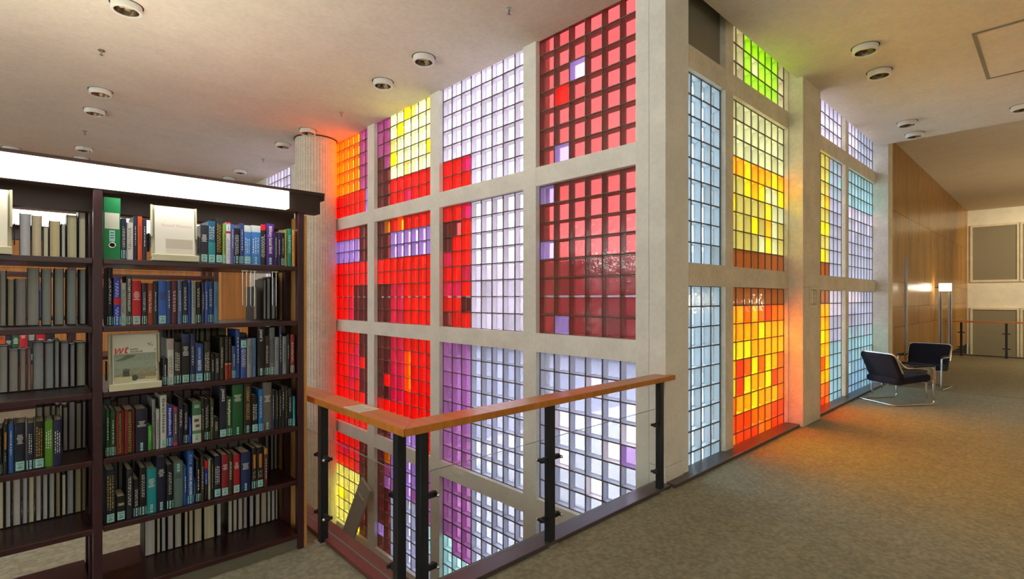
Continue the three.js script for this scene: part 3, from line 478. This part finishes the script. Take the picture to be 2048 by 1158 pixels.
const REAR = {
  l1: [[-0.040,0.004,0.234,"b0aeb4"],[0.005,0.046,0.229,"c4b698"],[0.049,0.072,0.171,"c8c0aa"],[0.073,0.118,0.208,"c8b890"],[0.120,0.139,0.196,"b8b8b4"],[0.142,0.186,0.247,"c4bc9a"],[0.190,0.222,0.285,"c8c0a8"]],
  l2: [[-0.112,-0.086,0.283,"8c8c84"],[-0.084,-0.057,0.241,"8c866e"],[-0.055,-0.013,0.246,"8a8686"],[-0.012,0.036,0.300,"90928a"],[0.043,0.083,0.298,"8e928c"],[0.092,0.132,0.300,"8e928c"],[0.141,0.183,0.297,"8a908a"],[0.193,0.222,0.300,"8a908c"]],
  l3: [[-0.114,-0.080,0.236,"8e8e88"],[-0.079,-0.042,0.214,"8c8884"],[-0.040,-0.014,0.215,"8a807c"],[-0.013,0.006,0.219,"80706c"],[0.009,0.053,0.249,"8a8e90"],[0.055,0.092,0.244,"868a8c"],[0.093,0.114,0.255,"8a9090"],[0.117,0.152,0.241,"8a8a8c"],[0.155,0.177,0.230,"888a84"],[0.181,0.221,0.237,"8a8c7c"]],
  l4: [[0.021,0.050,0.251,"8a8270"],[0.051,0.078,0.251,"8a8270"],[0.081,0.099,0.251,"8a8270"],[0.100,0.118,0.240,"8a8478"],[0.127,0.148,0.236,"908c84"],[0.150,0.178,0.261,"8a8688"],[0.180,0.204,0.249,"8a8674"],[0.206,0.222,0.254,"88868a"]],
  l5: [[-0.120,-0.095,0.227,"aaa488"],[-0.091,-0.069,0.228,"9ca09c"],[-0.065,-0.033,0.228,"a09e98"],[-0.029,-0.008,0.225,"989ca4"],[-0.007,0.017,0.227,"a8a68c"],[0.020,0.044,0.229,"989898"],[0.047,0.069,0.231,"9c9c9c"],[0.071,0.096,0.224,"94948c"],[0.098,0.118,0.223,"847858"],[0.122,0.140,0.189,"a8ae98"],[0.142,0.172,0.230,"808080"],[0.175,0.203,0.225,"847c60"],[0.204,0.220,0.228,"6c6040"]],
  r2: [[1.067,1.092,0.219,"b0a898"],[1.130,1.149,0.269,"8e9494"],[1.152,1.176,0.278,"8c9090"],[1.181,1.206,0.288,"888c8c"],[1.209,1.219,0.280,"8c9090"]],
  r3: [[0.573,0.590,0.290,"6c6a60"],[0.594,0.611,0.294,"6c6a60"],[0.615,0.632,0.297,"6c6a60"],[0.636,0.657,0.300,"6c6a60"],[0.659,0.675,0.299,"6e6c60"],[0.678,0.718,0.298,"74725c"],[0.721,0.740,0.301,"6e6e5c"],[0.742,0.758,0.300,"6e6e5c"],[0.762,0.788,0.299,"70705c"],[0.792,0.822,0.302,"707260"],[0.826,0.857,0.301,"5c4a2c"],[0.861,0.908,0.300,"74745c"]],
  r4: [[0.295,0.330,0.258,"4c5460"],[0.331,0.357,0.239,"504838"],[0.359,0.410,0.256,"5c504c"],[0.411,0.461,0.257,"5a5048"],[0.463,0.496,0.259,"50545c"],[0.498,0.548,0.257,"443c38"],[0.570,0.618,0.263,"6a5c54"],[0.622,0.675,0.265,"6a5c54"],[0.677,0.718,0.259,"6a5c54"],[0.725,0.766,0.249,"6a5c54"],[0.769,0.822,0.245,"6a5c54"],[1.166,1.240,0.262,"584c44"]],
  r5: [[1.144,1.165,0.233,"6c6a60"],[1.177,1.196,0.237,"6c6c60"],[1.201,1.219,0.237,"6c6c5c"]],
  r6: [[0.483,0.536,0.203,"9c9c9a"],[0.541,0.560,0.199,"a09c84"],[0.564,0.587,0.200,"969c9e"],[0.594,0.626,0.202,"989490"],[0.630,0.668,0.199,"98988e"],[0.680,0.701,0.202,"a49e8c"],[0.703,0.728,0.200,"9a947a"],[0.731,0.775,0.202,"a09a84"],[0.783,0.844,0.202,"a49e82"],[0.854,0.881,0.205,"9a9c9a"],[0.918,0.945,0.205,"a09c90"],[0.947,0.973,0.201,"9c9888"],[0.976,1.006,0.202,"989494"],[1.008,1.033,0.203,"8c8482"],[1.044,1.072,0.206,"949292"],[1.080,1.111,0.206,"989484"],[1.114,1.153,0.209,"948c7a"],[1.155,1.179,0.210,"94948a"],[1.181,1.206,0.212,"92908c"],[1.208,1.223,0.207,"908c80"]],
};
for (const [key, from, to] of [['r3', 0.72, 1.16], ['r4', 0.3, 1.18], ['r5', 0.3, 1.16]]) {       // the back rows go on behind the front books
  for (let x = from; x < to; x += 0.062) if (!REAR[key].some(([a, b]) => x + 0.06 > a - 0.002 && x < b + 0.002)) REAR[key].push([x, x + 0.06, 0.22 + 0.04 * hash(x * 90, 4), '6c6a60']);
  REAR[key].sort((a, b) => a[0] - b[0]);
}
const bayWord = { l: 'left', r: 'right' };
for (const [key, list] of Object.entries(FRONT)) {
  const k = +key[1] - 1, side = bayWord[key[0]];
  list.forEach(([x0, x1, h, c, st, title], i) => book(`${colourName(c)} book, ${nth(i + 1)} from left, front row of ${shelfName[k]} shelf, ${side} bay`, `books on the ${shelfName[k]} shelf`, (x0 + x1) / 2, S[k], -3.328 - hash(i, k) * 0.012, x1 - x0 - 0.0008, h, c, { sticker: st, title, d: 0.14 + h * 0.16 }));
}
for (const [key, list] of Object.entries(REAR)) {
  const k = +key[1] - 1, side = bayWord[key[0]];
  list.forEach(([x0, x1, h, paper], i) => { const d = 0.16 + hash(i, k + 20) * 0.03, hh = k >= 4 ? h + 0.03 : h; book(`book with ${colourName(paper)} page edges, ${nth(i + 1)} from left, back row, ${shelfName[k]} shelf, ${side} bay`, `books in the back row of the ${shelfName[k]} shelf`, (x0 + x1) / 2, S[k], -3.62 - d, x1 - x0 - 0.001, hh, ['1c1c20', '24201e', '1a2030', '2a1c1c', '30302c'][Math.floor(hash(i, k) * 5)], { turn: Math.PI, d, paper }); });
}
// books of the second bookcase, seen through the gaps
const farColours = ['2f4a8c', '1d2438', '5a8fd0', '1c5a34', '1c6238', '186030', 'b81c24', 'c02030', 'd05a20', '20242c', 'b0a890', '4a1820', '2a4a80', '8c8c84', 'c8c2b0', '303030'];
for (const [k, b, xs, xe] of [[1, 'left', -0.72, 0.2], [1, 'right', 0.3, 1.1], [2, 'left', -0.72, 0.2]]) {
  let x = xs, i = 0;
  while (x < xe) { const w = 0.026 + rnd() * 0.028, c = farColours[Math.floor(rnd() * farColours.length)]; if (rnd() > 0.1) book(`${colourName(c)} book, ${nth(++i)} from left on ${shelfName[k]} shelf of second bookcase, ${b} bay`, 'books on the second bookcase', x + w / 2, S[k], -5.365, w - 0.001, 0.2 + rnd() * 0.07, c, { sticker: rnd() < 0.6 ? 1 : 0 }); x += w; }
}
// the green lever arch file
{
  const t = document.createElement('canvas'); t.width = 128; t.height = 384; const c = t.getContext('2d'); c.fillStyle = '#0e8a50'; c.fillRect(0, 0, 128, 384); c.fillStyle = '#e8e8dc'; c.fillRect(8, 96, 112, 100); c.fillStyle = '#a8dcd8'; c.fillRect(42, 205, 44, 70); c.fillStyle = '#30505a'; for (const y of [218, 234, 250]) c.fillRect(50, y, 28, 5);
  const tex = new THREE.CanvasTexture(t); tex.colorSpace = THREE.SRGBColorSpace;
  const o = thing('ring_binder', 'green lever arch file with white label at the left end of the top shelf', 'binder', [0.308, S[0] + 0.001, -3.33]);
  mesh('cover', [box(-0.034, -0.031, 0, 0.315, -0.2, -0.002), box(0.031, 0.034, 0, 0.315, -0.2, -0.002), box(-0.034, 0.034, 0, 0.315, -0.004, -0.001)], plain('0e8a50'), o);
  mesh('spine_print', new THREE.PlaneGeometry(0.068, 0.315).translate(0, 0.1575, 0), std({ map: tex, roughness: 0.5 }), o);
  mesh('finger_ring', new THREE.TorusGeometry(0.013, 0.003, 8, 24).translate(0, 0.07, 0.001), M.chrome, o); mesh('finger_hole', new THREE.CircleGeometry(0.012, 20).translate(0, 0.07, 0.0008), M.dark, o);
  mesh('page_block', box(-0.03, 0.03, 0.006, 0.29, -0.19, -0.02), pages('d6cdb4'), o);
}
// magazine stands and magazines
function magazine(x, k, w, h, draw, standLabel, magLabel, lean = 0.12) {
  const s = thing('magazine_stand', standLabel, 'stand', [x, S[k] + 0.001, -3.345]);
  mesh('back_plate', rbox(-w / 2 - 0.014, w / 2 + 0.014, 0.02, h + 0.02, -0.006, 0, 0.002), M.plastic, s).rotation.x = -lean;
  mesh('tray', [rbox(-w / 2 - 0.016, w / 2 + 0.016, 0, 0.012, -0.03, 0.05, 0.003), rbox(-w / 2 - 0.016, w / 2 + 0.016, 0, 0.035, 0.044, 0.052, 0.003)], M.plastic, s);
  for (const q of [-1, 1]) { const cl = mesh('side_clip', rbox(q * (w / 2 + 0.011) - 0.005, q * (w / 2 + 0.011) + 0.005, 0.13, h + 0.02, -0.004, 0.012, 0.002), M.plastic, s); cl.rotation.x = -lean; }
  for (const q of [-1, 1]) mesh('bookend_foot', rbox(q * (w / 2 + 0.022) - 0.002, q * (w / 2 + 0.022) + 0.002, 0.05, 0.15, -0.06, 0.0, 0.001), M.dark, s);
  const t = document.createElement('canvas'); t.width = 420; t.height = 600; draw(t.getContext('2d'));
  const tex = new THREE.CanvasTexture(t); tex.colorSpace = THREE.SRGBColorSpace;
  const m = thing('magazine', magLabel, 'magazine', [x, S[k] + 0.014, -3.318]); m.rotation.x = -lean;
  mesh('page_block', box(-w / 2, w / 2, 0, h, -0.006, 0), M.white, m); mesh('cover', new THREE.PlaneGeometry(w, h).translate(0, h / 2, 0.0006), std({ map: tex, roughness: 0.4 }), m);
}
magazine(0.405, 2, 0.19, 0.272, (c) => {
  c.fillStyle = '#cfd0c0'; c.fillRect(0, 0, 420, 600); c.fillStyle = '#d4d4c6'; c.fillRect(0, 150, 420, 70);
  const g = [['#8d9c8c', 215, 300], ['#96a492', 300, 380], ['#8f9a82', 380, 450], ['#8a8468', 450, 520]]; for (const [f, a, b] of g) { c.fillStyle = f; c.fillRect(10, a, 400, b - a); }
  for (let i = 0; i < 900; i++) { const x = 10 + hash(i, 1) * 398, y = 220 + hash(i, 2) * 298; c.fillStyle = y > 390 && x > 150 ? ['#7c6a54', '#94806a', '#6e6a4c'][i % 3] : ['#84968a', '#9aa896', '#76866e'][i % 3]; c.globalAlpha = 0.5; c.fillRect(x, y, 6 + hash(i, 3) * 14, 3 + hash(i, 4) * 7); } c.globalAlpha = 1;
  c.fillStyle = '#5c6a50'; c.beginPath(); c.moveTo(20, 300); c.lineTo(90, 262); c.lineTo(130, 232); c.lineTo(215, 236); c.lineTo(190, 262); c.lineTo(110, 290); c.fill(); c.fillStyle = '#3c4634'; c.fillRect(40, 240, 160, 3);
  c.fillStyle = '#585e42'; c.beginPath(); c.ellipse(125, 408, 34, 18, 0, 0, 7); c.fill(); c.fillStyle = '#3c4430'; c.fillRect(92, 418, 62, 70); c.fillStyle = '#333d2c'; c.beginPath(); c.ellipse(200, 500, 34, 34, 0, 0, 7); c.fill();
  c.fillStyle = '#cc3430'; c.font = 'italic bold 112px sans-serif'; c.textAlign = 'left'; c.fillText('wt', 6, 212, 150); c.fillStyle = '#3a3c3c'; c.font = 'italic bold 33px sans-serif'; c.fillText('wehr', 160, 180); c.fillText('technik', 160, 208);
  c.fillText('I', 396, 196); c.strokeStyle = '#22261e'; c.lineWidth = 5; c.beginPath(); c.moveTo(330, 100); c.lineTo(352, 132); c.lineTo(384, 128); c.moveTo(338, 118); c.lineTo(372, 100); c.stroke();
  c.fillStyle = '#c6bf9c'; c.fillRect(14, 480, 164, 68); c.fillStyle = '#c0b374'; c.fillRect(304, 494, 112, 34); c.fillStyle = '#7c7040'; c.font = '26px sans-serif'; c.fillText('01201', 316, 521); c.fillStyle = '#333'; c.fillRect(18, 562, 66, 16); for (let i = 0; i < 6; i++) c.fillRect(130 + i * 36, 558 + (i % 2) * 10, 30, 4);
}, 'cream plastic magazine stand on the third shelf, right bay', 'magazine with red title lettering and a green field photo cover');
magazine(0.582, 0, 0.185, 0.285, (c) => {
  c.fillStyle = '#ece8de'; c.fillRect(0, 0, 420, 600); c.fillStyle = '#d8c4b4'; c.font = 'bold 44px serif'; c.textAlign = 'center'; c.fillText('Brand Planner', 230, 230); c.fillStyle = '#c9bfb2'; c.fillRect(110, 370, 290, 110); c.fillStyle = '#dcd6cc'; c.fillRect(110, 480, 290, 60);
}, 'cream plastic magazine stand on the top shelf, right bay', 'pale almost white magazine on the top shelf of the right bay', 0.06);
magazine(-0.168, 0, 0.185, 0.285, (c) => { c.fillStyle = '#ece6d4'; c.fillRect(0, 0, 420, 600); c.fillStyle = '#e0d0b0'; c.fillRect(150, 240, 200, 90); }, 'cream plastic magazine stand at the left picture edge', 'pale magazine on the top shelf at the left picture edge', 0.06);
// wire bookends hanging in the second shelf
for (const [x, s] of [[0.955, 'nearest the blue books'], [1.0, 'left of the empty space'], [1.128, 'in front of grey books']]) {
  const o = thing('wire_bookend', 'hanging chrome wire bookend in the second shelf, ' + s, 'bookend', [x, 1.770, -3.4]);
  mesh('wire', tube([[-0.011, 0, 0], [-0.011, -0.225, 0], [0.011, -0.225, 0], [0.011, 0, 0]], 0.0022, false, 0.01, 40, 8), M.chrome, o); mesh('clip', rbox(-0.02, 0.02, -0.008, 0, -0.01, 0.01, 0.002), M.chrome, o);
}

// ---------------------------------------------------------------- seating corner
function cantileverChair(label, x, z, fx, fz) {                       // local +z is the front
  const o = thing('cantilever_chair', label, 'chair', [x, 0, z], Math.atan2(fx, fz), 'tubular steel chairs');
  const w = 0.31, D = 0.35, r = 0.0125;
  mesh('base_frame', tube([[-w, 0.55, D - 0.02], [-w, r, D], [-w, r, -D], [w, r, -D], [w, r, D], [w, 0.55, D - 0.02]], r, false, 0.06, 160), M.chrome, o);
  for (const s of [-1, 1]) {
    mesh('arm', tube([[s * w, 0.5, D - 0.02], [s * w, 0.565, D - 0.03], [s * w, 0.55, -0.12], [s * w * 0.99, 0.6, -0.2], [s * w * 0.99, 0.73, -0.31]], r, false, 0.05, 70), M.chrome, o);
    mesh('arm_pad', rbox(s * w - 0.022, s * w + 0.022, 0.568, 0.592, 0.0, D - 0.02, 0.01), M.dark, o);
  }
  mesh('back_frame', tube([[-w * 0.99, 0.48, -0.19], [-w * 0.99, 0.765, -0.33], [w * 0.99, 0.765, -0.33], [w * 0.99, 0.48, -0.19]], r, false, 0.07, 100), M.chrome, o);
  const seat = mesh('seat', new RoundedBoxGeometry(0.57, 0.11, 0.6, 4, 0.045), M.cloth, o); seat.position.set(0, 0.375, 0.045); seat.rotation.x = -0.1;
  const back = mesh('backrest', new RoundedBoxGeometry(0.59, 0.44, 0.085, 4, 0.042), M.cloth, o); back.position.set(0, 0.555, -0.235); back.rotation.x = -0.44;
  mesh('seat_support', [tube([[-w, 0.33, 0.33], [w, 0.33, 0.33]], 0.01, false, 0.01, 4), tube([[-w, 0.36, -0.15], [w, 0.36, -0.15]], 0.01, false, 0.01, 4)], M.chrome, o);
}
cantileverChair('dark blue cantilever chair turned away, nearest the glass block wall', 9.74, -1.73, 0.83, 0.56);
cantileverChair('dark blue cantilever chair facing the viewer, beside the wooden wall', 11.74, -1.65, -0.99, -0.1);
{
  const o = thing('side_table', 'low square table with dark top and chrome legs between the chairs', 'table', [10.69, 0, -1.79]);
  mesh('table_top', rbox(-0.375, 0.375, 0.435, 0.455, -0.375, 0.375, 0.006), M.tableTop, o);
  mesh('frame', [rbox(-0.36, 0.36, 0.405, 0.43, -0.37, -0.355), rbox(-0.36, 0.36, 0.405, 0.43, 0.355, 0.37), rbox(-0.37, -0.355, 0.405, 0.43, -0.36, 0.36), rbox(0.355, 0.37, 0.405, 0.43, -0.36, 0.36)], M.chrome, o);
  for (const a of [-1, 1]) for (const b of [-1, 1]) mesh('leg', rbox(a * 0.362 - 0.02, a * 0.362 + 0.02, 0, 0.435, b * 0.362 - 0.012, b * 0.362 + 0.012, 0.005), M.chrome, o);
}
// lit WC sign on a bracket, aluminium posts, far railing
{
  const t = document.createElement('canvas'); t.width = 256; t.height = 192; const c = t.getContext('2d'); c.fillStyle = '#fffaf0'; c.fillRect(0, 0, 256, 192); c.fillStyle = '#8a7f68'; c.font = '70px sans-serif'; c.textAlign = 'center'; c.fillText('WC', 128, 84);
  const tex = new THREE.CanvasTexture(t); tex.colorSpace = THREE.SRGBColorSpace;
  const o = thing('wc_light_sign', 'small illuminated white WC sign projecting from the wooden wall', 'sign', [17, 1.875, -1.985], -Math.PI / 2);
  mesh('light_box', rbox(-0.125, 0.125, -0.1, 0.1, -0.06, 0.0, 0.006), std({ color: 0xfff4e0, emissive: new THREE.Color(1, 0.9, 0.72), emissiveIntensity: 1.2 }), o);
  mesh('sign_face', new THREE.PlaneGeometry(0.245, 0.195).translate(0, 0, 0.002), std({ map: tex, emissiveMap: tex, emissive: 0xffffff, emissiveIntensity: 1.5 }), o);
  mesh('bracket', rbox(-0.21, -0.12, -0.012, 0.012, -0.05, -0.03, 0.003), M.dark, o);
  const p = new THREE.PointLight(new THREE.Color(1, 0.85, 0.6), 0.5); p.position.set(0, 0, 0.1); o.add(p);
}
for (const [z, s] of [[-2.09, 'left'], [-1.9, 'right']]) {
  const o = thing('aluminium_post', `brushed aluminium post under the ${s} end of the lit sign`, 'post', [17.06, 0, z]);
  mesh('profile', [rbox(-0.03, 0.03, 0, 1.775, -0.035, 0.035, 0.004)], M.alu, o); mesh('groove', box(-0.032, -0.0295, 0.02, 1.76, 0.005, 0.02), M.dark, o);
}
{
  const o = thing('wall_profile', 'slim vertical metal profile on the wooden wall', 'profile', [13.36, 0.3, -2.185]);
  mesh('rail', rbox(-0.05, 0.05, 0, 2.14, -0.015, 0.02, 0.004), M.alu, o); mesh('slot', box(-0.012, 0.012, 0.02, 2.12, 0.02, 0.021), M.dark, o);
  const r = thing('railing', 'distant railing with dark posts before the cream wall', 'railing');
  mesh('handrail', rbox(18.7, 18.85, 0.93, 0.975, -2.18, 4.9, 0.006), M.rail, r);
  for (const z of [-1.85, -0.95, 0.1, 1.2]) { mesh('post', rbox(18.755, 18.805, 0, 0.93, z - 0.025, z + 0.025), M.iron, r); for (const y of [0.25, 0.65]) mesh('clamp', rbox(18.77, 18.79, y - 0.015, y + 0.015, z - 0.08, z + 0.08), M.iron, r); }
  for (const [a, b] of [[-1.79, -1.01], [-0.89, 0.04], [0.16, 1.14]]) mesh('glass_panel', rbox(18.776, 18.784, 0.09, 0.75, a, b, 0.002), M.glass, r);
  structure('trim_7', rbox(19.05, 19.2, 0, 0.03, -2.2, 5), M.sill, 'dark edge strip of the floor under the distant railing');
}

// ---------------------------------------------------------------- lamps of the rest of the room, behind and beside the viewer
bookcase(3.2, -1.2, 3, 'lit library bookcase behind the viewer', '', 26, true, 0.4);
function globeLamp(x, z, y, power, label, col, standing) {
  const o = thing(standing ? 'floor_lamp' : 'ceiling_lamp', label, 'lamp', [x, standing ? 0 : y + 0.2, z], 0, 'lamps beside the viewer');
  mesh('globe', new THREE.SphereGeometry(0.15, 24, 16).translate(0, standing ? y : -0.2, 0), std({ color: 0xffffff, emissive: new THREE.Color(...col), emissiveIntensity: 3 }), o);
  mesh('stem', standing ? [new THREE.CylinderGeometry(0.014, 0.014, y - 0.12, 10).translate(0, (y - 0.12) / 2, 0), new THREE.CylinderGeometry(0.15, 0.16, 0.02, 24).translate(0, 0.01, 0)] : [new THREE.CylinderGeometry(0.012, 0.012, 0.12, 10)], M.alu, o);
  const p = new THREE.PointLight(new THREE.Color(...col), power); p.position.set(0, standing ? y : -0.2, 0); p.shadow.radius = 7; p.castShadow = true; o.add(p);
}
globeLamp(11.8, 1.3, 1.5, 3, 'warm globe floor lamp right of the viewer, nearer', [1, 0.8, 0.5], true); globeLamp(17.5, 1.4, 1.4, 10, 'warm globe floor lamp by the distant railing', [1, 0.8, 0.5], true);
{
  const o = thing('ceiling_spotlight', 'warm ceiling spotlight turned to the far cream wall', 'spotlight', [19.6, 4.65, 1.6]);
  mesh('housing', new THREE.CylinderGeometry(0.07, 0.08, 0.2, 24).rotateZ(0.9).translate(0.05, -0.16, 0), M.iron, o); mesh('stem', new THREE.CylinderGeometry(0.015, 0.015, 0.12, 10).translate(0, -0.06, 0), M.iron, o);
  const l = new THREE.SpotLight(new THREE.Color(1, 0.8, 0.48), 55, 0, 0.85, 0.6); l.position.set(0.2, -0.28, 0); l.castShadow = true; l.target.position.set(4.4, -3.2, -2.4); o.add(l); o.add(l.target); l.target.name = 'aim';
}

renderer.render(scene, camera);
